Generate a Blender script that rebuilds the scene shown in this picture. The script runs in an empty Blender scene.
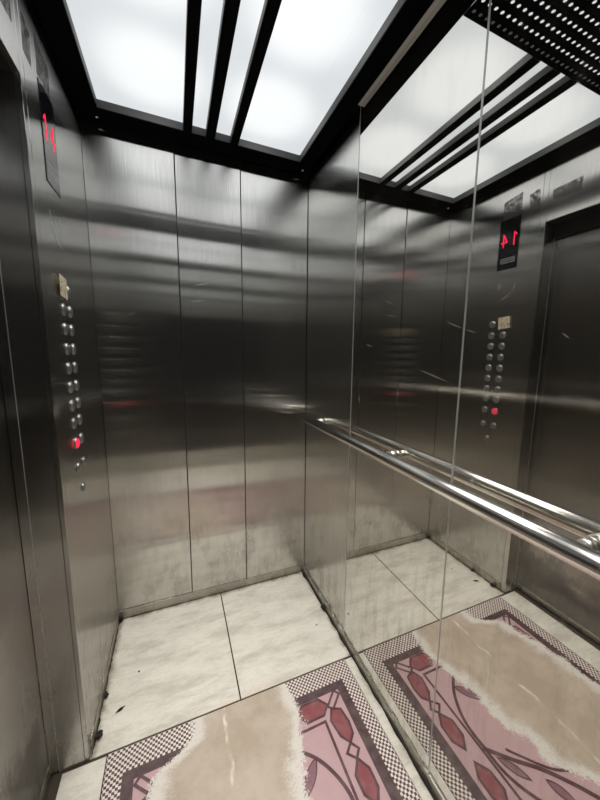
import bpy, bmesh, math, random
from mathutils import Vector, Matrix
random.seed(7)
SC = bpy.context.scene
COL = SC.collection
PI = math.pi
# ---- cab dimensions (metres), origin at the floor, door wall x=0, mirror wall x=W, seen side wall y=L
W, L, B, H = 0.9458, 1.5009, -0.5909, 2.15
DOOR0, DOOR1, DOORH = 0.0, 0.911, 1.894

# ------------------------------------------------------------------ helpers
def obj(name, bm, mats, parent=None, smooth=False):
    me = bpy.data.meshes.new(name)
    bmesh.ops.recalc_face_normals(bm, faces=bm.faces[:])
    bm.to_mesh(me); bm.free()
    if smooth:
        for p in me.polygons: p.use_smooth = True
    for m in (mats if isinstance(mats, (list, tuple)) else [mats]):
        me.materials.append(m)
    o = bpy.data.objects.new(name, me); COL.objects.link(o)
    if parent is not None: o.parent = parent
    return o

def empty(name, loc=(0, 0, 0)):
    o = bpy.data.objects.new(name, None); COL.objects.link(o); o.location = loc
    o.empty_display_size = .05
    return o

def tag(o, label, cat, group=None):
    o['label'] = label; o['category'] = cat
    if group: o['group'] = group
    return o

def struct(o, label=None):
    o['kind'] = 'structure'
    if label: o['label'] = label
    return o

def box(bm, x0, x1, y0, y1, z0, z1, bev=0.0, mi=0):
    r = bmesh.ops.create_cube(bm, size=1)
    vs = r['verts']
    bmesh.ops.scale(bm, vec=(abs(x1-x0), abs(y1-y0), abs(z1-z0)), verts=vs)
    bmesh.ops.translate(bm, vec=((x0+x1)/2, (y0+y1)/2, (z0+z1)/2), verts=vs)
    fs = set(f for v in vs for f in v.link_faces)
    for f in fs: f.material_index = mi
    if bev > 0:
        es = list(set(e for v in vs for e in v.link_edges))
        rr = bmesh.ops.bevel(bm, geom=es, offset=bev, segments=1, affect='EDGES', profile=.5)
        for f in rr['faces']: f.material_index = mi

def B_(*a, **k):
    bm = bmesh.new(); box(bm, *a, **k); return bm

def lathe(bm, prof, axis='x', c=(0, 0, 0), n=28, mi=0):
    """prof: list of (axial, radius); axis direction from c."""
    rings = []
    for a, r in prof:
        ring = []
        if r < 1e-6: r = 1e-5
        for k in range(n):
            t = 2*PI*k/n
            u, v = r*math.cos(t), r*math.sin(t)
            p = {'x': (a, u, v), 'y': (u, a, v), 'z': (u, v, a)}[axis]
            ring.append(bm.verts.new((p[0]+c[0], p[1]+c[1], p[2]+c[2])))
        rings.append(ring)
    for i in range(len(rings)-1):
        for k in range(n):
            f = bm.faces.new((rings[i][k], rings[i][(k+1) % n], rings[i+1][(k+1) % n], rings[i+1][k])); f.material_index = mi
    for ring in (rings[0], rings[-1]):
        f = bm.faces.new(ring); f.material_index = mi

def poly(bm, pts, z, mi):
    f = bm.faces.new([bm.verts.new((p[0], p[1], z)) for p in pts]); f.material_index = mi

def ribbon(bm, pts, w, z, mi, closed=False):
    n = len(pts); P = [Vector((p[0], p[1])) for p in pts]
    Lf, Rt = [], []
    for i in range(n):
        a = P[(i-1) % n] if (closed or i > 0) else P[i]
        b = P[(i+1) % n] if (closed or i < n-1) else P[i]
        d1 = (P[i]-a); d2 = (b-P[i])
        if d1.length < 1e-9: d1 = d2
        if d2.length < 1e-9: d2 = d1
        d1.normalize(); d2.normalize()
        t = (d1+d2)
        if t.length < 1e-6: t = d1
        t.normalize(); nrm = Vector((-t.y, t.x))
        m = 1/max(.35, abs(nrm.dot(Vector((-d1.y, d1.x)))))
        Lf.append(P[i]+nrm*w/2*m); Rt.append(P[i]-nrm*w/2*m)
    vl = [bm.verts.new((v.x, v.y, z)) for v in Lf]; vr = [bm.verts.new((v.x, v.y, z)) for v in Rt]
    for i in range(n if closed else n-1):
        j = (i+1) % n
        f = bm.faces.new((vl[i], vl[j], vr[j], vr[i])); f.material_index = mi

def spline(pts, k=8):
    out = []
    P = [pts[0]]+list(pts)+[pts[-1]]
    for i in range(1, len(P)-2):
        p0, p1, p2, p3 = [Vector(p) for p in P[i-1:i+3]]
        for s in range(k):
            t = s/k
            out.append(tuple(.5*((2*p1)+(-p0+p2)*t+(2*p0-5*p1+4*p2-p3)*t*t+(-p0+3*p1-3*p2+p3)*t**3)))
    out.append(tuple(pts[-1]))
    return out

# ------------------------------------------------------------------ materials
class NT:
    def __init__(s, name):
        s.m = bpy.data.materials.new(name); s.m.use_nodes = True
        s.t = s.m.node_tree; s.t.nodes.clear()
        s.out = s.n('ShaderNodeOutputMaterial')
    def n(s, t, **kw):
        nd = s.t.nodes.new(t)
        for k, v in kw.items():
            if k.startswith('i_'):
                nd.inputs[k[2:].replace('_', ' ')].default_value = v
            else: setattr(nd, k, v)
        return nd
    def l(s, a, b): s.t.links.new(a, b)
    def put(s, sock, v):
        if hasattr(v, 'links') or isinstance(v, bpy.types.NodeSocket): s.l(v, sock)
        else: sock.default_value = v
    def math(s, op, a, b=0.0, clamp=False):
        nd = s.n('ShaderNodeMath', operation=op); nd.use_clamp = clamp
        s.put(nd.inputs[0], a); s.put(nd.inputs[1], b); return nd.outputs[0]
    def mix(s, f, a, b):
        nd = s.n('ShaderNodeMix', data_type='RGBA')
        s.put(nd.inputs[0], f); s.put(nd.inputs[6], a); s.put(nd.inputs[7], b); return nd.outputs[2]
    def noise(s, scale, detail=3, vec=None, stretch=None, rough=.5):
        if vec is None: vec = s.pos()
        if stretch:
            mp = s.n('ShaderNodeMapping'); s.l(vec, mp.inputs[0]); mp.inputs['Scale'].default_value = stretch; vec = mp.outputs[0]
        nd = s.n('ShaderNodeTexNoise'); nd.inputs['Scale'].default_value = scale
        nd.inputs['Detail'].default_value = detail; nd.inputs['Roughness'].default_value = rough
        s.l(vec, nd.inputs['Vector']); return nd.outputs[0]
    def pos(s):
        if not hasattr(s, '_p'): s._p = s.n('ShaderNodeNewGeometry').outputs['Position']
        return s._p
    def ramp(s, f, a, b):      # smoothstep a..b -> 0..1
        nd = s.n('ShaderNodeMapRange', interpolation_type='SMOOTHSTEP')
        s.put(nd.inputs[0], f); nd.inputs[1].default_value = a; nd.inputs[2].default_value = b
        return nd.outputs[0]
    def bsdf(s, **kw):
        b = s.n('ShaderNodeBsdfPrincipled')
        for k, v in kw.items(): s.put(b.inputs[k.replace('_', ' ')], v)
        s.l(b.outputs[0], s.out.inputs[0]); return b

def rgb(r, g, b):
    f = lambda c: ((c/255)/12.92 if c/255 < .04045 else ((c/255+.055)/1.055)**2.4)
    return (f(r), f(g), f(b), 1)

def plain(name, col, rough=.5, metal=0.0, **kw):
    t = NT(name); t.bsdf(Base_Color=col, Roughness=rough, Metallic=metal, **kw); return t.m

def brushed(name, base, rough=.152, aniso=1.0, film=.003, bump=.008, low_dark=False, tint=(.30, .275, .235)):
    t = NT(name)
    sp = t.n('ShaderNodeSeparateXYZ'); t.l(t.pos(), sp.inputs[0])
    # vertical hair-line grain
    grain = t.noise(60, 4, stretch=(14, 14, .12), rough=.65)
    big = t.noise(2.2, 4)
    c = t.mix(t.ramp(grain, .25, .75), (base[0]*.86, base[1]*.86, base[2]*.86, 1), (base[0]*1.1, base[1]*1.1, base[2]*1.1, 1))
    smear = t.noise(9, 5, stretch=(1.6, 1.6, .7), rough=.6)
    r = t.math('ADD', t.math('MULTIPLY', smear, .012), rough-.006)
    tan = t.n('ShaderNodeCombineXYZ'); tan.inputs[2].default_value = 1
    bp = t.n('ShaderNodeBump'); bp.inputs['Strength'].default_value = bump; bp.inputs['Distance'].default_value = .002
    t.l(t.noise(3.0, 2), bp.inputs['Height'])
    m = t.n('ShaderNodeBsdfAnisotropic')
    t.l(c, m.inputs['Color']); t.l(r, m.inputs['Roughness'])
    m.inputs['Anisotropy'].default_value = ANISO*aniso
    t.l(tan.outputs[0], m.inputs['Tangent']); t.l(bp.outputs[0], m.inputs['Normal'])
    d = t.n('ShaderNodeBsdfDiffuse'); d.inputs['Color'].default_value = (*tint, 1)
    # grime film: splashes near the floor, streaked vertically; thickened to dim the floor's reflection
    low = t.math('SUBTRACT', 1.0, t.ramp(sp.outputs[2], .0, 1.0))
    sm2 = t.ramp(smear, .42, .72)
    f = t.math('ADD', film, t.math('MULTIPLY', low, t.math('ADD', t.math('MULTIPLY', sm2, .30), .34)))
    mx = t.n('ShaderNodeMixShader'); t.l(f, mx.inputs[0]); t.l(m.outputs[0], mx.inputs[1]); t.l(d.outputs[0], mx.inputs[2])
    last = mx
    if low_dark:  # noisy-edged dark patch low down, fading out towards the jamb
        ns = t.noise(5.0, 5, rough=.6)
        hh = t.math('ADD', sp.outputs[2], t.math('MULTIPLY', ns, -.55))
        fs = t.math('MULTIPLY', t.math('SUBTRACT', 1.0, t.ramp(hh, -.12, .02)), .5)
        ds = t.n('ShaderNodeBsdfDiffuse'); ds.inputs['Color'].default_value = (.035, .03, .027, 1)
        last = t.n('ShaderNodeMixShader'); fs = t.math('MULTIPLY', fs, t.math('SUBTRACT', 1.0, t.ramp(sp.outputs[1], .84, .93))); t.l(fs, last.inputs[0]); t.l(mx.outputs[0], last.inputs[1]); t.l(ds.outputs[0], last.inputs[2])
    t.l(last.outputs[0], t.out.inputs[0])
    return t.m

ANISO = .77
STEEL = brushed('brushed_steel', (.78, .77, .74))
DOORWALL = brushed('door_wall_steel', (.66, .65, .63))  # same brushed steel with a darker base colour
DARKSTEEL = brushed('dark_brushed_steel', (.60, .60, .58))
DOORSTEEL = brushed('door_steel', (.42, .41, .40), rough=.19, low_dark=True)
SKIRT = brushed('skirting_steel', (.60, .58, .53), rough=.24, film=.05, tint=(.26, .235, .19))
GROOVE = plain('dark_groove', (.012, .012, .011, 1), .8)
BLACK = plain('black_paint', (.0005, .0005, .001, 1), .5, 0.0, Specular_IOR_Level=.05)
BLACK_LIT = plain('black_paint_lit', (.10, .10, .10, 1), .5, 0.0, Specular_IOR_Level=.2)  # black paint of frame and slat sides, panel light put into its colour
ROOF = plain('roof_steel', (.5, .5, .48, 1), .6)
CHROME = plain('polished_steel', (.86, .84, .80, 1), .17, 1.0)
BRKT = plain('satin_steel', (.62, .60, .56, 1), .33, 1.0)
BUTTON = plain('button_steel', (.34, .34, .335, 1), .30, .85)
RINGDARK = plain('button_ring', (.03, .03, .03, 1), .4)
SCREW = plain('screw_head', (.8, .8, .8, 1), .25, 1.0)
EDGE = plain('ground_mirror_edge', (.62, .64, .61, 1), .35, .6)
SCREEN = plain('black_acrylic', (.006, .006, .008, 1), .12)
GREYTXT = plain('grey_print', (.32, .33, .34, 1), .5)
SCRATCH = plain('scratch', (.55, .54, .5, 1), .5)
GRIME = plain('grime', (.012, .010, .008, 1), .85)
SILL = plain('sill_steel', (.06, .055, .05, 1), .45, .7)

def emis(name, col, s):
    t = NT(name); e = t.n('ShaderNodeEmission'); e.inputs[0].default_value = col; e.inputs[1].default_value = s
    t.l(e.outputs[0], t.out.inputs[0]); return t.m
RED = emis('red_led', (1, .02, .07, 1), 1.6)

def mirror_mat():
    t = NT('mirror_steel')
    sm = t.noise(14, 5, stretch=(1.5, 1.5, .5), rough=.7)
    sc = t.noise(90, 2, stretch=(1, 1, .05))
    r = t.math('ADD', t.math('MULTIPLY', t.ramp(sm, .55, .8), .05), .012)
    m = t.n('ShaderNodeBsdfAnisotropic'); m.inputs['Color'].default_value = (.80, .785, .75, 1)
    t.l(r, m.inputs['Roughness'])
    d = t.n('ShaderNodeBsdfDiffuse'); d.inputs['Color'].default_value = (.22, .20, .165, 1)
    sp = t.n('ShaderNodeSeparateXYZ'); t.l(t.pos(), sp.inputs[0])
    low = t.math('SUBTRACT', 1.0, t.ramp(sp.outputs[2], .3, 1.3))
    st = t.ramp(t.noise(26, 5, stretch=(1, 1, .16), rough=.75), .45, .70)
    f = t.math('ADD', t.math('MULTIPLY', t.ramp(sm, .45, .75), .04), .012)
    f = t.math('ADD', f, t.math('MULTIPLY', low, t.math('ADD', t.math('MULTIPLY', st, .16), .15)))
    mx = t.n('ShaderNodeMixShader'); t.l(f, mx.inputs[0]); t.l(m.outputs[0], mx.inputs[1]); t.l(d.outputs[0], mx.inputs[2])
    t.l(mx.outputs[0], t.out.inputs[0]); return t.m
MIRROR = mirror_mat()

def diffuser_mat():
    t = NT('acrylic_diffuser')
    e = t.n('ShaderNodeEmission'); e.inputs[0].default_value = (.93, .97, 1, 1); e.inputs[1].default_value = EMIT
    tr = t.n('ShaderNodeBsdfTransparent'); tr.inputs[0].default_value = (THRU, THRU, THRU, 1)
    tl = t.n('ShaderNodeBsdfTranslucent'); tl.inputs[0].default_value = (TLUC, TLUC, TLUC, 1)
    a = t.n('ShaderNodeAddShader'); t.l(e.outputs[0], a.inputs[0]); t.l(tr.outputs[0], a.inputs[1])
    b = t.n('ShaderNodeAddShader'); t.l(a.outputs[0], b.inputs[0]); t.l(tl.outputs[0], b.inputs[1])
    t.l(b.outputs[0], t.out.inputs[0]); return t.m
EMIT, THRU, TLUC, LED = .47, .50, .009, 7.2
DIFF = diffuser_mat()

# --- floor finishes share one worn patch (the dust-coloured bald area of the tile print)
def worn_mask(t):
    sp = t.n('ShaderNodeSeparateXYZ'); t.l(t.pos(), sp.inputs[0]); x, y = sp.outputs[0], sp.outputs[1]
    def curve(pts):
        yn = t.math('MULTIPLY', y, 1.0)
        nd = t.n('ShaderNodeFloatCurve'); c = nd.mapping.curves[0]
        pts = sorted(pts)
        while len(c.points) < len(pts): c.points.new(.5, .5)
        for p, q in zip(c.points, pts): p.location = q; p.handle_type = 'AUTO'
        nd.mapping.update(); t.l(yn, nd.inputs['Value']); return nd.outputs[0]
    xl = curve([(0, .22), (.15, .15), (.3, .12), (.5, .12), (.66, .15), (.737, .174), (.78, .19), (.808, .231), (.843, .284), (.9, .305), (1, .305)])
    xr = curve([(0, .40), (.15, .42), (.28, .50), (.33, .55), (.40, .56), (.50, .60), (.557, .601), (.632, .61), (.706, .635), (.80, .66), (.9, .645), (1, .645)])
    n1 = t.math('MULTIPLY', t.math('SUBTRACT', t.noise(16, 5, rough=.7), .5), .10)
    n2 = t.math('MULTIPLY', t.math('SUBTRACT', t.noise(160, 3, rough=.8), .5), .085)
    nn = t.math('ADD', n1, n2)
    a = t.math('ADD', t.math('SUBTRACT', x, xl), nn)
    b = t.math('ADD', t.math('SUBTRACT', xr, x), nn)
    m = t.math('MINIMUM', a, b)
    iny = t.ramp(y, .035, .09)
    return m, iny, x, y

def floor_print(name, col, checker=None):
    t = NT(name)
    m, iny, x, y = worn_mask(t)
    base = col
    if checker:
        ck = t.n('ShaderNodeTexChecker'); ck.inputs['Scale'].default_value = 1/.0078
        mp = t.n('ShaderNodeMapping'); t.l(t.pos(), mp.inputs[0]); mp.inputs['Location'].default_value = (.002, .0, .0052)
        t.l(mp.outputs[0], ck.inputs[0])
        ck.inputs[1].default_value = checker[0]; ck.inputs[2].default_value = checker[1]; base = ck.outputs[0]
    mott = t.noise(30, 4)
    base = t.mix(t.math('MULTIPLY', t.ramp(mott, .3, .8), .12), base, rgb(205, 190, 185))
    # faded rim, then bald beige body
    rim = t.math('MULTIPLY', t.ramp(m, -.006, .006), iny)
    body = t.math('MULTIPLY', t.ramp(m, .016, .070), iny)
    c = t.mix(rim, base, rgb(214, 208, 200))
    beige = t.mix(t.ramp(t.noise(7, 5, rough=.65), .35, .7), rgb(172, 156, 138), rgb(190, 176, 160))
    c = t.mix(body, c, beige)
    # pale line of filler along the hidden joint
    dx = t.math('ABSOLUTE', t.math('ADD', t.math('SUBTRACT', x, .405), t.math('MULTIPLY', t.math('SUBTRACT', t.noise(14, 3), .5), .05)))
    ln = t.math('MULTIPLY', t.math('SUBTRACT', 1.0, t.ramp(dx, .001, .008)), t.ramp(t.noise(11, 4), .42, .6))
    c = t.mix(t.math('MULTIPLY', ln, body), c, rgb(222, 214, 200))
    t.bsdf(Base_Color=c, Roughness=.42)
    return t.m

def marble():
    t = NT('marble_tile')
    sp = t.n('ShaderNodeSeparateXYZ'); t.l(t.pos(), sp.inputs[0]); x, y = sp.outputs[0], sp.outputs[1]
    mp = t.n('ShaderNodeMapping'); t.l(t.pos(), mp.inputs[0]); mp.inputs['Scale'].default_value = (1, 3.0, 1); mp.inputs['Rotation'].default_value = (0, 0, .5)
    warp = t.noise(5, 5, vec=mp.outputs[0], rough=.7)
    c = t.mix(t.ramp(warp, .40, .70), rgb(224, 219, 208), rgb(196, 190, 178))
    vein = t.noise(13, 8, vec=mp.outputs[0], rough=.75)
    vv = t.math('SUBTRACT', 1.0, t.ramp(t.math('ABSOLUTE', t.math('SUBTRACT', vein, .5)), .0, .035))
    c = t.mix(t.math('MULTIPLY', vv, .22), c, rgb(160, 158, 142))
    spk = t.ramp(t.noise(75, 4, rough=.85), .66, .72)
    c = t.mix(t.math('MULTIPLY', spk, .55), c, rgb(120, 105, 88))
    # brown dirt gathered along the edges of the cab
    e1 = t.math('MINIMUM', t.math('ADD', x, t.math('MULTIPLY', t.math('LESS_THAN', y, .906), .3)), t.math('SUBTRACT', W, x))
    e2 = t.math('MINIMUM', e1, t.math('SUBTRACT', L, y))
    e3 = t.math('ADD', e2, t.math('MULTIPLY', t.math('SUBTRACT', t.noise(22, 5, rough=.75), .5), .07))
    c = t.mix(t.math('MULTIPLY', t.math('SUBTRACT', 1.0, t.ramp(e3, -.005, .03)), .85), c, rgb(96, 80, 56))
    # dusty smudge where the bald patch spreads over the joint
    dx = t.math('ABSOLUTE', t.math('SUBTRACT', x, .5))
    sm = t.math('MULTIPLY', t.math('SUBTRACT', 1.0, t.ramp(dx, .06, .17)), t.math('SUBTRACT', 1.0, t.ramp(t.math('ABSOLUTE', t.math('SUBTRACT', y, .90)), .0, .05)))
    c = t.mix(t.math('MULTIPLY', sm, .6), c, rgb(204, 188, 168))
    t.bsdf(Base_Color=c, Roughness=.33)
    return t.m
MARBLE = marble()
GROUT = plain('dark_grout', rgb(62, 54, 44), .9)
P_DARK = floor_print('print_maroon_band', rgb(68, 44, 48))
P_PINK = floor_print('print_pink_ground', rgb(186, 152, 155))
P_RED = floor_print('print_red_lozenge', rgb(132, 62, 70))
P_LINE = floor_print('print_dark_line', rgb(74, 36, 43))
P_CHK = floor_print('print_checks', None, (rgb(70, 48, 50), rgb(226, 214, 206)))
P_LEAF = floor_print('print_leaf', rgb(128, 88, 98))

# ------------------------------------------------------------------ floor
bm = bmesh.new(); box(bm, -.13, W+.05, B-.05, L+.05, -.05, -.0025)
floor = struct(obj('floor', bm, GROUT), 'worn tiled floor of the lift cab')
bm = bmesh.new()
G = .0026; XM = .4686
for (a, b_) in ((.912, L), (B, -.002)):
    yj = (a, b_)
    box(bm, .0, XM-G, yj[0]-.0 + (.0 if a > 0 else 0), yj[1], -.006, 0, bev=.0006)
    box(bm, XM+G, W, yj[0], yj[1], -.006, 0, bev=.0006)
obj('marble_tile', bm, MARBLE, floor)
# narrow cut strips on both sides of the printed tiles
bm = bmesh.new()
box(bm, -.067, .0468, .002, .9025, -.006, 0, bev=.0006)
box(bm, .9005, W, .002, .9025, -.006, 0, bev=.0006)
obj('marble_strip', bm, MARBLE, floor)
# printed carpet-look tiles: one slab, print inlaid
bm = bmesh.new()
box(bm, .0503, .8985, .002, .9060, -.006, 0, bev=.0004, mi=0)
CX, CY = .4745, .4525
def m4(f, both=True):
    for sx in (1, -1):
        for sy in ((1, -1) if both else (1,)):
            f(lambda p: (CX+sx*(p[0]-CX), CY+sy*(p[1]-CY)))
zc, zd = .0003, .0006
poly(bm, [(.0995, .0765), (.8495, .0765), (.8495, .8345), (.0995, .8345)], zc, 1)
poly(bm, [(.1325, .1065), (.8165, .1065), (.8165, .8050), (.1325, .8050)], zd, 2)
z3, z4, z5 = .0009, .0012, .0015
LW = .0080
def motif(T):
    q = lambda pts: [T(p) for p in pts]
    h1 = [(.645, .775), (.667, .800), (.731, .800), (.756, .770), (.731, .741), (.667, .741)]
    h2 = [(.764, .752), (.795, .738), (.803, .690), (.798, .654), (.778, .634), (.756, .662), (.746, .716)]
    h3 = [(.777, .588), (.799, .552), (.799, .504), (.777, .471), (.752, .504), (.750, .552)]
    h4 = [(.61, .775), (.588, .800), (.525, .800), (.500, .775), (.525, .741), (.588, .741)]
    for h in (h1, h2, h3, h4):
        poly(bm, q(h), z3, 3); ribbon(bm, q(h), LW, z4, 4, True)
    ribbon(bm, q([(.799, .806), (.813, .788), (.771, .748), (.754, .762)]), LW, z5, 4, True)
    ribbon(bm, q([(.777, .633), (.795, .609), (.775, .588), (.753, .611)]), LW, z5, 4, True)
    ribbon(bm, q([(.645, .775), (.627, .793), (.610, .775), (.627, .757)]), LW, z5, 4, True)
    ribbon(bm, q([(CX, .722), (.727, .722), (.727, CY)]), LW*1.1, z3, 4)
m4(motif)
def arcs(T):
    q = lambda pts: [T(p) for p in pts]
    ribbon(bm, q(spline([(.56, .688), (.612, .674), (.658, .636), (.692, .584), (.711, .534), (.716, .49), (.715, CY)])), .0110, z4, 4)
m4(arcs)
def flor(T):
    dz = 0 if T((1, 0))[0] > CX else .00012
    q = lambda pts: [T(p) for p in pts]
    ribbon(bm, q(spline([(.722, .452), (.66, .392), (.597, .338), (.545, .278), (.51, .229), (.48, .19)])), .013, .00135+dz, 4)
    ribbon(bm, q(spline([(.655, .42), (.628, .389), (.572, .331), (.517, .304), (.46, .302), (.43, .33)])), .008, .00165+dz, 4)
    for (a, b_, w_) in (((.655, .640), (.588, .562), .030), ((.612, .318), (.585, .245), .026), ((.70, .415), (.655, .335), .024), ((.735, .30), (.70, .215), .030)):
        A, Bv = Vector(a), Vector(b_); d = Bv-A; nn = Vector((-d.y, d.x)).normalized()
        pts = []
        for s in (1, -1):
            rg = [k/8 for k in range(9)] if s == 1 else [1-k/8 for k in range(1, 8)]
            for u in rg: pts.append(tuple(A+d*u+nn*s*w_/2*math.sin(PI*u)**.8))
        poly(bm, q(pts), .00105+dz, 5); ribbon(bm, q(pts), .0035, .0019+dz, 4, True)
m4(flor, both=False)
obj('printed_tile', bm, [P_CHK, P_DARK, P_PINK, P_RED, P_LINE, P_LEAF], floor)

# ------------------------------------------------------------------ walls
# side wall seen straight on: backing + three steel panels
bm = B_(-.02, W+.05, L+.012, L+.05, -.05, 2.45)
wb = struct(obj('wall_back', bm, GROOVE), 'side wall of three vertical brushed steel panels')
def panel_y(name, x0, x1, z0, z1, y, parent, mat, tilt=0.0, face=-1, sub=0):
    """panel in a plane of constant y, its face at y, body going away from the cab"""
    bm = bmesh.new(); t = .010
    box(bm, -(x1-x0)/2, (x1-x0)/2, 0, t, -(z1-z0)/2, (z1-z0)/2, bev=.0012)
    o = obj(name, bm, mat, parent)
    o.location = ((x0+x1)/2, y, (z0+z1)/2)
    o.rotation_euler = (tilt, 0, PI if face > 0 else 0)
    return o
g = .0016
panel_y('wall_panel', 0, .3297-g, .046, 2.19, L, wb, STEEL, .0012)
panel_y('wall_panel', .3297+g, .6093-g, .046, 2.19, L, wb, STEEL, -.0016)
panel_y('wall_panel', .6093+g, W, .046, 2.19, L, wb, STEEL, -.0042)
bm = B_(.0, W, L-.0035, L+.011, .001, .044, bev=.001)
obj('baseboard', bm, SKIRT, wb)

# opposite side wall (behind the camera)
bm = B_(-.02, W+.05, B-.05, B-.012, -.05, 2.45)
wf = struct(obj('wall_front', bm, GROOVE), 'opposite side wall of brushed steel panels')
for a, b_, tl in ((0, .336-g, .001), (.336+g, .61-g, -.001), (.61+g, W, .0015)):
    panel_y('wall_panel', a, b_, .046, 2.19, B, wf, DARKSTEEL, tl, face=1)
obj('baseboard', B_(.0, W, B-.011, B+.0035, .001, .044, bev=.001), SKIRT, wf)

obj('added_dark_panel', B_(.03, W-.03, B+.0006, B+.004, .20, 1.66, bev=.001), SCREEN, wf)  # panel added behind the camera to darken the mid-height reflections in the steel
# mirror wall
bm = B_(W+.012, W+.05, B, L, -.05, 2.45)
wr = struct(obj('wall_right', bm, GROOVE), 'long wall with mirrors between two brushed steel strips')
obj('wall_panel', B_(W+.002, W+.0115, .9985+.001, L, .034, 2.19, bev=.001), STEEL, wr)
obj('wall_panel', B_(W+.002, W+.0115, B, -.083, .034, 2.19, bev=.001), STEEL, wr)
obj('baseboard', B_(W-.0065, W+.0115, B, L, .001, .031, bev=.0012), SKIRT, wr)
for (a, b_, lab) in ((.4595, .9975, 'tall mirror panel beside the brushed steel corner strip, reflecting the ceiling light'),
                     (-.081, .4555, 'tall mirror panel nearest the viewer, reflecting the lift buttons and door')):
    bm = B_(W, W+.009, a, b_, .034, 2.163)
    mt = obj('mirror_panel', bm, MIRROR); tag(mt, lab, 'mirror', 'mirror panels on the long wall')
    e = bmesh.new()
    box(e, W-.0012, W+.0088, a-.0018, a-.0001, .034, 2.163); box(e, W-.0012, W+.0088, b_+.0001, b_+.0019, .034, 2.163)
    obj('mirror_edge', e, EDGE, mt)

# door wall
bm = bmesh.new()
box(bm, -.075, -.012, DOOR1, L+.0, -.05, 2.45)
box(bm, -.075, -.012, B, DOOR0, -.05, 2.45)
box(bm, -.075, -.012, DOOR0, DOOR1, DOORH+.002, 2.45)
wl = struct(obj('wall_left', bm, GROOVE), 'door wall with steel return strips either side of the opening')
for (a, b_, tl) in ((.9375, .984-.001, 0), (.985, L-.001, 0)):
    pass
obj('wall_panel', B_(-.0118, 0, DOOR1, .9362, .001, 2.19, bev=.0008), DOORWALL, wl)      # narrow strip beside opening
obj('wall_panel', B_(-.0118, 0, -.30, DOOR0, .042, 2.19, bev=.0008), DOORWALL, wl)
obj('wall_panel', B_(-.0118, 0, B, -.302, .042, 2.19, bev=.0008), DOORWALL, wl)
obj('header_panel', B_(-.0118, 0, .0005, DOOR1-.0005, DOORH, 2.19, bev=.0008), DOORWALL, wl)
obj('header_soffit', B_(-.0748, -.0122, .0005, DOOR1-.0005, DOORH-.0005, DOORH+.0015), GROOVE, wl)
obj('jamb_panel', B_(-.075, -.0122, DOOR1-.001, DOOR1+.0015, .001, DOORH), DOORWALL, wl)
obj('jamb_return', B_(-.0985, -.0766, DOOR1+.0005, DOOR1+.003, .006, 2.04), DOORWALL, wl)
obj('jamb_edge', B_(-.0766, -.0750, DOOR1-.0012, DOOR1+.003, .001, 1.835), EDGE, wl)
obj('jamb_panel', B_(-.075, -.0122, DOOR0-.0015, DOOR0+.001, .001, DOORH), DOORWALL, wl)
obj('baseboard', B_(-.0118, .0025, B, DOOR0, .001, .040, bev=.001), SKIRT, wl)
sill = struct(obj('trim_1', B_(-.16, -.074, -.03, .94, -.03, -.0035, bev=.001), SILL), 'steel door sill of the lift')
bm = bmesh.new()
for k in range(3): box(bm, -.097-.012*k, -.093-.012*k, -.02, .93, -.0034, -.001)
obj('sill_rib', bm, SILL, sill)

# lift door: two overlapping leaves just outside the opening
door = struct(empty('door_1', (-.115, .455, 0)), 'closed brushed steel lift door of two leaves')
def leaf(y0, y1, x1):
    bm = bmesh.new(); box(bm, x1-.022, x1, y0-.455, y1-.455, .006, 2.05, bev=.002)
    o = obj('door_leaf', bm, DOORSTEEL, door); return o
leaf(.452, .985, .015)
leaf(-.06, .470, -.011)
for (y0, y1, x1) in ((.452, .985, .015), (-.06, .47, -.011)):
    obj('door_hem', B_(x1, x1+.0015, y0-.455+.002, y1-.455-.002, .006, .034, bev=.0004), SKIRT, door)
bm = B_(-.24, -.17, -.2, 1.2, -.05, 2.45)
struct(obj('trim_2', bm, GROOVE), 'dark shaft behind the lift door')
obj('door_valance', B_(-.0968, -.076, DOOR0-.02, DOOR1+.0025, 1.835, 2.0), GROOVE, wl)
obj('door_track', B_(-.16, -.078, -.1, 1.05, 2.06, 2.12), GROOVE, wl)

# ------------------------------------------------------------------ ceiling
ceil = struct(obj('ceiling', B_(-.02, W+.05, B-.05, L+.05, 2.36, 2.42), ROOF), 'lift cab roof above the light tray')
FX0, FX1 = .0015, .931
bm = bmesh.new()
IX0, IX1 = .073, .868
Y1a, Y1b = .615, 1.412
cy = .4555
Y2a, Y2b = 2*cy-Y1b, 2*cy-Y1a
PB, PT = 2.15, 2.182
def fbox(x0, x1, y0, y1): box(bm, x0, x1, y0, y1, PB, PT, bev=.001)
fbox(FX0, IX0, B+.001, L-.001); fbox(IX1, FX1, B+.001, L-.001)
fbox(IX0, IX1, Y1b, L-.001); fbox(IX0, IX1, B+.001, Y2a)
fr = tag(obj('ceiling_frame', bm, BLACK), 'black painted frame around the two ceiling light panels', 'ceiling frame')
# inner lips of the black frame, greyed as if lit by the panels
bm = bmesh.new(); e = .0012
for (ya, yb) in ((Y1a, Y1b), (Y2a, Y2b)):
    box(bm, IX0, IX0+e, ya, yb, PB+.0045, PT); box(bm, IX1-e, IX1, ya, yb, PB+.0045, PT)
    box(bm, IX0+e, IX1-e, yb-e, yb, PB+.0045, PT); box(bm, IX0+e, IX1-e, ya, ya+e, PB+.0045, PT)
obj('frame_lip', bm, BLACK_LIT, fr)
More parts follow.
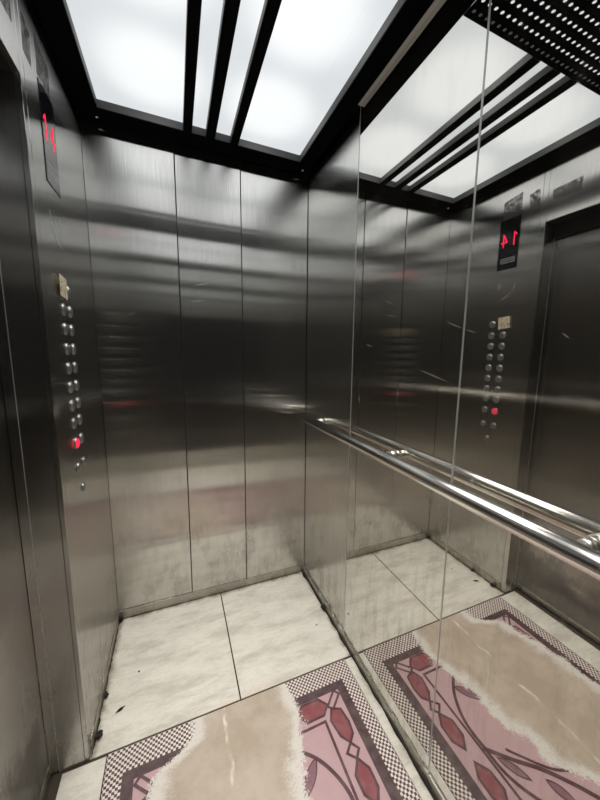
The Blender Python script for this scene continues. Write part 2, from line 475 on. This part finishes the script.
# slats along the cab under each light panel
for (ya, yb) in ((Y1a, Y1b), (Y2a, Y2b)):
    for (a, b_) in ((.366, .398), (.453, .488), (.551, .583)):
        s = obj('slat', B_(a, b_, ya+e+.0003, yb-e-.0003, PB, PB+.0265, bev=.001), BLACK, fr)
        q = bmesh.new()
        box(q, a-.0009, a-.0001, ya+.002, yb-.002, PB+.004, PB+.026); box(q, b_+.0001, b_+.0009, ya+.002, yb-.002, PB+.004, PB+.026)
        obj('slat_side', q, BLACK_LIT, s)  # slat sides carry the same painted-in light as the lips
# screws
for (x, y) in ((.063, 1.462), (.900, 1.462), (.03, .66), (.90, .30), (.063, -.53), (.03, .25)):
    bm = bmesh.new(); lathe(bm, [(PB-.0045, .0), (PB-.0042, .003), (PB-.002, .0058), (PB-.0002, .0062)], 'z', (x, y, 0), 16)
    obj('screw', bm, SCREW, fr, True)
# gap trim on the mirror side
obj('edge_trim', B_(FX1+.0003, W+.0015, B+.002, .998, 2.154, 2.157), plain('trim_grey', (.75, .76, .75, 1), .4, .5), fr)
# perforated plate between the light panels
bm = bmesh.new()
px0, px1, py0, py1 = IX0+.0005, IX1-.0005, Y2b+.0005, Y1a-.0005
nx, ny = 34, 11
cw, ch = (px1-px0-.012)/nx, (py1-py0-.010)/ny
zp = PB+.0005
vcache = {}
def V(x, y, z):
    k = (round(x, 5), round(y, 5), round(z, 5))
    if k not in vcache: vcache[k] = bm.verts.new((x, y, z))
    return vcache[k]
ox, oy = px0+.006, py0+.005
for i in range(nx):
    for j in range(ny):
        x0, y0 = ox+i*cw, oy+j*ch; cxx, cyy = x0+cw/2, y0+ch/2
        outer = [(x0, y0), (cxx, y0), (x0+cw, y0), (x0+cw, cyy), (x0+cw, y0+ch), (cxx, y0+ch), (x0, y0+ch), (x0, cyy)]
        angs = [225, 270, 315, 0, 45, 90, 135, 180]
        inn = [(cxx+.0052*math.cos(math.radians(a)), cyy+.0052*math.sin(math.radians(a))) for a in angs]
        for k in range(8):
            k2 = (k+1) % 8
            bm.faces.new((V(*outer[k], zp), V(*outer[k2], zp), V(*inn[k2], zp), V(*inn[k], zp)))
            bm.faces.new((V(*inn[k], zp), V(*inn[k2], zp), V(*inn[k2], zp+.0012), V(*inn[k], zp+.0012)))
for (a, b_, c, d) in ((px0, ox, py0, py1), (ox+nx*cw, px1, py0, py1), (ox, ox+nx*cw, py0, oy), (ox, ox+nx*cw, oy+ny*ch, py1)):
    bm.faces.new([bm.verts.new(p) for p in ((a, c, zp), (b_, c, zp), (b_, d, zp), (a, d, zp))])
pp = obj('perforated_plate', bm, BLACK)
tag(pp, 'black perforated ceiling plate with rows of bright round holes', 'perforated plate')
# light panels
for (ya, yb, lab) in ((Y1a, Y1b, 'white ceiling light panel above the three-panel steel wall'), (Y2a, Y2b, 'white ceiling light panel beyond the perforated plate')):
    t = empty('ceiling_light', ((IX0+IX1)/2, (ya+yb)/2, PT+.003)); tag(t, lab, 'ceiling light', 'ceiling light panels')
    hx, hy = (IX1-IX0)/2+.01, (yb-ya)/2+.01
    obj('diffuser', B_(-hx, hx, -hy, hy, -.001, .001), DIFF, t)
    h = bmesh.new()
    box(h, -hx, hx, -hy, hy, .148, .15); box(h, -hx-.002, -hx, -hy, hy, .0, .15); box(h, hx, hx+.002, -hy, hy, .0, .15)
    box(h, -hx, hx, -hy-.002, -hy, .0, .15); box(h, -hx, hx, hy, hy+.002, .0, .15)
    obj('light_housing', h, ROOF, t)
    for (dx, dy) in ((-.20, -.20), (-.20, .19), (.20, -.20), (.20, .19)):
        ld = bpy.data.lights.new('led_lamp', 'AREA'); ld.shape = 'DISK'; ld.size = .32; ld.energy = LED; ld.spread = math.radians(84)
        ld.color = (1, .972, .925)
        lo = bpy.data.objects.new('led_lamp', ld); COL.objects.link(lo); lo.parent = t; lo.location = (dx, dy, .10)
    
obj('vent_diffuser', B_(IX0, IX1, Y2b+.012, Y1a-.012, PT+.002, PT+.004), emis('vent_backlight', (.93, .97, 1, 1), .95), pp)

# ------------------------------------------------------------------ handrail
RX, RZ, RR = .889, .951, .0195
t = empty('handrail', (RX, .4, RZ)); tag(t, 'round polished steel handrail running along the mirror wall', 'handrail')
bm = bmesh.new()
lathe(bm, [(-.40-.45, .001), (-.40-.447, RR-.003), (-.40-.443, RR), (.994, RR), (.998, RR-.003), (1.0, .001)], 'y', (0, 0, 0), 48)
rl = obj('rail', bm, CHROME, t, True)
for y in (1.268, .697, .149, -.41):
    bm = bmesh.new(); d = W-RX
    lathe(bm, [(.012, .0125), (d-.0165, .0125)], 'x', (0, y-.4, -.002), 24)
    br = obj('bracket', bm, BRKT, t, True)
    bm = bmesh.new(); lathe(bm, [(d-.019, .0126), (d-.0185, .0138), (d-.002, .0138), (d-.0012, .0132)], 'x', (0, y-.4, -.002), 24)
    obj('bracket_collar', bm, BRKT, br, True)
    bm = bmesh.new(); lathe(bm, [(d-.0012, .0125), (d-.0002, .0125)], 'x', (0, y-.4, -.002), 24)
    obj('bracket_gasket', bm, RINGDARK, br, True)

# ------------------------------------------------------------------ control panel
cp = empty('control_panel', (0, 1.1, 0)); tag(cp, 'tall brushed steel lift control panel with two columns of round buttons beside door', 'control panel')
bm = B_(-.0118, 0, -.1628, .4, .042, 2.19, bev=.0008)
obj('faceplate', bm, DOORWALL, cp)
obj('kick_strip', B_(-.0118, .0025, -.16, .40, .001, .040, bev=.001), SKIRT, cp)
def glyph_one(bm, y, z, s, x0, x1):
    box(bm, x0, x1, y-.10*s, y+.10*s, z-.42*s, z+.42*s); box(bm, x0, x1, y-.28*s, y-.10*s, z+.18*s, z+.36*s)
def make_button(y, z, r=.0160, red=False, name='button'):
    bm = bmesh.new(); c = (0, y-1.1, z)
    lathe(bm, [(.0001, r+.0022), (.0028, r+.0020), (.0032, r+.0004), (.0012, r)], 'x', c, 28)
    b = obj(name, bm, BUTTON, cp, True)
    bm = bmesh.new()
    prof = [(.0010, r-.0008), (.0034, r-.0012), (.0050, r*.82), (.0058, r*.5), (.0060, .0001)]
    lathe(bm, prof, 'x', c, 28)
    cap = obj('button_cap', bm, BUTTON, b, True)
    if red:
        b['label'] = 'lit red button'
        bm = bmesh.new()
        n = 28
        for k in range(n):
            a0, a1 = 2*PI*k/n, 2*PI*(k+1)/n
            q = [(.0066, c[1]+rr*math.cos(a), c[2]+rr*math.sin(a)) for rr, a in ((r*.72, a0), (r*.72, a1), (r*.90, a1), (r*.90, a0))]
            v = [bm.verts.new(p) for p in q]; v2 = [bm.verts.new((p[0]-.004, p[1], p[2])) for p in q]
            bm.faces.new(v); 
            for i in range(4): bm.faces.new((v[i], v[(i+1) % 4], v2[(i+1) % 4], v2[i]))
        glyph_one(bm, c[1], c[2], r*.9, .0050, .0068)
        obj('red_ring', bm, RED, b)
    return b
Zs = [1.449, 1.389, 1.332, 1.273, 1.215, 1.157, 1.100, 1.044, .980]
for z in Zs: make_button(1.1385, z)
for z in Zs[1:8]: make_button(1.0715, z)
make_button(1.0745, Zs[8], red=True)
make_button(1.140, .900, .0135); make_button(1.075, .899, .0155)
make_button(1.108, .822, .0125, name='key_switch')
make_button(1.0715, Zs[0], .0150)
# floor display
dp = empty('floor_display', (0, 1.0875, 1.848)); tag(dp, 'black upright floor display showing a red 14 above the lift buttons', 'floor display')
obj('display_screen', B_(.0002, .0020, -.0555, .0555, -.124, .124, bev=.0005), SCREEN, dp)
def strokes(bm, pts, w, x0, x1):
    for (a, b_) in zip(pts[:-1], pts[1:]):
        A, Bv = Vector(a), Vector(b_); d = (Bv-A); ln = d.length; d.normalize(); n = Vector((-d.y, d.x))
        A2, B2 = A-d*w*.5, Bv+d*w*.5
        c = [A2+n*w/2, A2-n*w/2, B2-n*w/2, B2+n*w/2]
        v = [bm.verts.new((x1, p.x, p.y)) for p in c]; v2 = [bm.verts.new((x0, p.x, p.y)) for p in c]
        bm.faces.new(v); bm.faces.new(v2)
        for i in range(4): bm.faces.new((v[i], v[(i+1) % 4], v2[(i+1) % 4], v2[i]))
bm = bmesh.new()
strokes(bm, [(-.041, .038), (-.029, .050), (-.029, -.008)], .0055, .0010, .0026)
obj('red_digit', bm, RED, dp)
bm = bmesh.new()
strokes(bm, [(.029, -.008), (.029, .050), (.009, .012), (.040, .012)], .0055, .0010, .0026)
obj('red_digit', bm, RED, dp)
bm = bmesh.new()
rw = random.Random(3)
for k, zz in enumerate((-.070, -.080, -.090)):
    y = -.042
    while y < .034:
        w = rw.uniform(.005, .014); box(bm, .0012, .0023, y, min(y+w, .042), zz-.0019, zz+.0019); y += w+.0035
obj('small_print', bm, GREYTXT, dp)
# paper sticker over the top button
bm = bmesh.new()
def stick_mat():
    t = NT('worn_sticker')
    n1 = t.noise(70, 4, rough=.7); n2 = t.noise(220, 2)
    c = t.mix(t.ramp(n1, .48, .62), rgb(196, 186, 160), rgb(120, 106, 84))
    c = t.mix(t.math('MULTIPLY', t.ramp(n2, .55, .65), .6), c, rgb(78, 68, 56))
    t.bsdf(Base_Color=c, Roughness=.6); return t.m
box(bm, -.0004, .0008, -.032, .032, -.030, .030)
st = obj('paper_sticker', bm, stick_mat()); st.location = (.0065, 1.067, 1.452); st.rotation_euler = (math.radians(-5), 0, 0)
tag(st, 'small worn cream paper sticker stuck over the top right lift button', 'sticker')

# glue residues where notices were torn off
def residue_mat(seed):
    t = NT('glue_residue')
    n1 = t.noise(45+seed, 5, rough=.75)
    n2 = t.noise(9, 3)
    f = t.math('MULTIPLY', t.ramp(n1, .30, .65), .50)
    tr = t.n('ShaderNodeBsdfTransparent'); d = t.n('ShaderNodeBsdfDiffuse')
    t.l(t.mix(n2, rgb(60, 58, 56), rgb(120, 116, 112)), d.inputs['Color'])
    mx = t.n('ShaderNodeMixShader'); t.l(f, mx.inputs[0]); t.l(tr.outputs[0], mx.inputs[1]); t.l(d.outputs[0], mx.inputs[2])
    t.l(mx.outputs[0], t.out.inputs[0]); return t.m
for i, (c, y0, y1, lab) in enumerate((
        ([(1.032, 1.980), (1.131, 1.976), (1.134, 2.060), (1.036, 2.075)], 0, 0, 'grey torn notice residue directly above the black floor display'),
        ([(.943, 1.969), (.991, 1.962), (1.0, 2.045), (.95, 2.057)], 0, 0, 'small grey glue residue between the floor display and the door opening'),
        ([(.775, 1.975), (.888, 1.979), (.893, 2.023), (.772, 2.029)], 0, 0, 'wide grey glue residue on the steel strip above the lift door'))):
    bm = bmesh.new()
    cyv = sum(p[0] for p in c)/4; cz = sum(p[1] for p in c)/4
    v = [bm.verts.new((.0006, p[0]-cyv, p[1]-cz)) for p in c]; v2 = [bm.verts.new((.0002, p[0]-cyv, p[1]-cz)) for p in c]
    bm.faces.new(v); bm.faces.new(v2[::-1])
    for k in range(4): bm.faces.new((v[k], v[(k+1) % 4], v2[(k+1) % 4], v2[k]))
    o = obj('glue_residue', bm, residue_mat(i*7)); o.location = (0, cyv, cz); tag(o, lab, 'glue residue')

# scratches in the steel (children of their walls / mirrors)
def scratch(parent, plane, a, b_, val, w=.0009):
    bm = bmesh.new(); A, Bv = Vector(a), Vector(b_); d = (Bv-A).normalized(); n = Vector((-d.y, d.x))*w/2
    c = [A, (A+Bv)/2+n, Bv, (A+Bv)/2-n]
    if plane == 'y': f = [(p.x, val, p.y) for p in c]; g_ = [(p.x, val+.0003, p.y) for p in c]
    else: f = [(val, p.x, p.y) for p in c]; g_ = [(val+.0003*(1 if val > .5 else -1), p.x, p.y) for p in c]
    v = [bm.verts.new(p) for p in f]; v2 = [bm.verts.new(p) for p in g_]
    bm.faces.new(v)
    for k in range(4): bm.faces.new((v[k], v[(k+1) % 4], v2[(k+1) % 4], v2[k]))
    return obj('scratch', bm, SCRATCH, parent)
for a, b_ in (((.385, 1.570), (.455, 1.590)), ((.375, 1.503), (.445, 1.510)), ((.165, 2.035), (.25, 2.045)), ((.25, 2.045), (.33, 2.03)), ((.11, 1.42), (.155, 1.44)), ((.40, 1.44), (.405, 1.436))):
    scratch(wb, 'y', a, b_, L-.0006)
for a, b_ in (((.515, 1.358), (.462, 1.338)), ((.455, 1.336), (.422, 1.325)), ((.604, 1.230), (.50, 1.205)), ((.235, 1.315), (.222, 1.305)), ((.9, 1.31), (.86, 1.30))):
    scratch(wr, 'x', a, b_, W-.0005, .0010)
for a, b_ in (((1.03, 1.650), (1.038, 1.618)), ((1.10, 1.645), (1.126, 1.630)), ((1.126, 1.630), (1.118, 1.66)), ((1.04, 1.59), (1.12, 1.57)), ((1.05, 1.605), (1.10, 1.575))):
    scratch(wl, 'x', a, b_, .0006, .0009)

# ------------------------------------------------------------------ grime & crumbs on the floor
def lump(name, x, y, s, lab, flat=.5, seed=0, rz=0):
    bm = bmesh.new(); bmesh.ops.create_icosphere(bm, subdivisions=3, radius=1)
    r = random.Random(seed)
    ph = [r.uniform(0, 6) for _ in range(6)]
    for v in bm.verts:
        k = 1+.28*math.sin(3*v.co.x+ph[0])*math.cos(4*v.co.y+ph[1])+.18*math.sin(7*v.co.y+ph[2]+3*v.co.z)+.1*math.sin(11*v.co.x+ph[3])
        v.co = Vector((v.co.x*k*s[0], v.co.y*k*s[1], v.co.z*k*s[2]))
    zmin = min(v.co.z for v in bm.verts)
    for v in bm.verts: v.co.z -= zmin
    o = obj(name, bm, GRIME, None, True); o.location = (x, y, .0001); o.rotation_euler = (0, 0, rz)
    tag(o, lab, 'dirt'); return o
lump('dirt_lump', .016, .972, (.010, .014, .008), 'black lump of dirt on the floor at the foot of the door return', seed=1)
lump('dirt_lump', .0125, 1.112, (.006, .011, .006), 'black dirt on the tile against the control panel base, nearer the corner', seed=2)
lump('dirt_crumb', .066, 1.040, (.012, .0035, .003), 'thin dark crumb lying on the left marble tile', seed=3, rz=.5)
lump('dirt_crumb', .113, 1.173, (.0035, .003, .002), 'tiny dark speck near the middle of the left marble tile', seed=4)
lump('dirt_lump', W-.018, 1.185, (.006, .022, .006), 'black dirt against the right skirting below the handrail', seed=5)
lump('dirt_lump', .012, 1.482, (.009, .008, .012), 'dark dirt in the left floor corner under the steel wall', seed=6)
lump('dirt_crumb', .86, 1.11, (.0035, .003, .002), 'dark crumb on the right marble tile near the mirror wall', seed=8)
# thin grime seams where skirting meets floor
bm = bmesh.new()
def grime_line(x0, y0, x1, y1, wmin, wmax, seed):
    r = random.Random(seed); N = 46; pts = []
    for k in range(N+1):
        u = k/N; pts.append((x0+(x1-x0)*u, y0+(y1-y0)*u, r.uniform(wmin, wmax)*(1.7 if r.random() < .12 else 1)))
    d = Vector((x1-x0, y1-y0)).normalized(); n = Vector((-d.y, d.x))
    A = [bm.verts.new((p[0]+n.x*p[2], p[1]+n.y*p[2], .0008)) for p in pts]; Bv = [bm.verts.new((p[0], p[1], .0022)) for p in pts]
    for k in range(N): bm.faces.new((A[k], A[k+1], Bv[k+1], Bv[k]))
grime_line(W-.007, B+.01, W-.007, L-.005, .003, .010, 1)
grime_line(W-.007, L-.004, .004, L-.004, .001, .0032, 2)
grime_line(.003, L-.005, .003, .915, .001, .004, 3)
obj('grime_seam', bm, GRIME, floor)

# ------------------------------------------------------------------ camera
f, yaw, pit, rol = 323.762, .413113, -.143774, .017242
F = Vector((math.sin(yaw)*math.cos(pit), math.cos(yaw)*math.cos(pit), math.sin(pit)))
R = F.cross(Vector((0, 0, 1))).normalized(); U = R.cross(F)
R2 = R*math.cos(rol)+U*math.sin(rol); U2 = -R*math.sin(rol)+U*math.cos(rol)
cd = bpy.data.cameras.new('camera'); cam = bpy.data.objects.new('camera', cd); COL.objects.link(cam)
M = Matrix((R2, U2, -F)).transposed().to_4x4(); M.translation = Vector((.29871, -.138589, 1.267557)); cam.matrix_world = M
cd.sensor_fit = 'HORIZONTAL'; cd.sensor_width = 36; cd.lens = f*36/600
cd.shift_x = -17.6/600; cd.shift_y = 2.05/600; cd.clip_start = .01
SC.camera = cam
# ------------------------------------------------------------------ world, look
w = bpy.data.worlds.new('world'); SC.world = w; w.use_nodes = True
w.node_tree.nodes['Background'].inputs[0].default_value = (.0, .0, .0, 1)
SC.view_settings.view_transform = 'Standard'; SC.view_settings.look = 'None'
SC.view_settings.gamma = 1; SC.view_settings.exposure = 0.0; SC.view_settings.use_curve_mapping = False
SC.cycles.max_bounces = 14; SC.cycles.glossy_bounces = 12; SC.cycles.diffuse_bounces = 5; SC.cycles.transparent_max_bounces = 8
SC.cycles.sample_clamp_indirect = 6
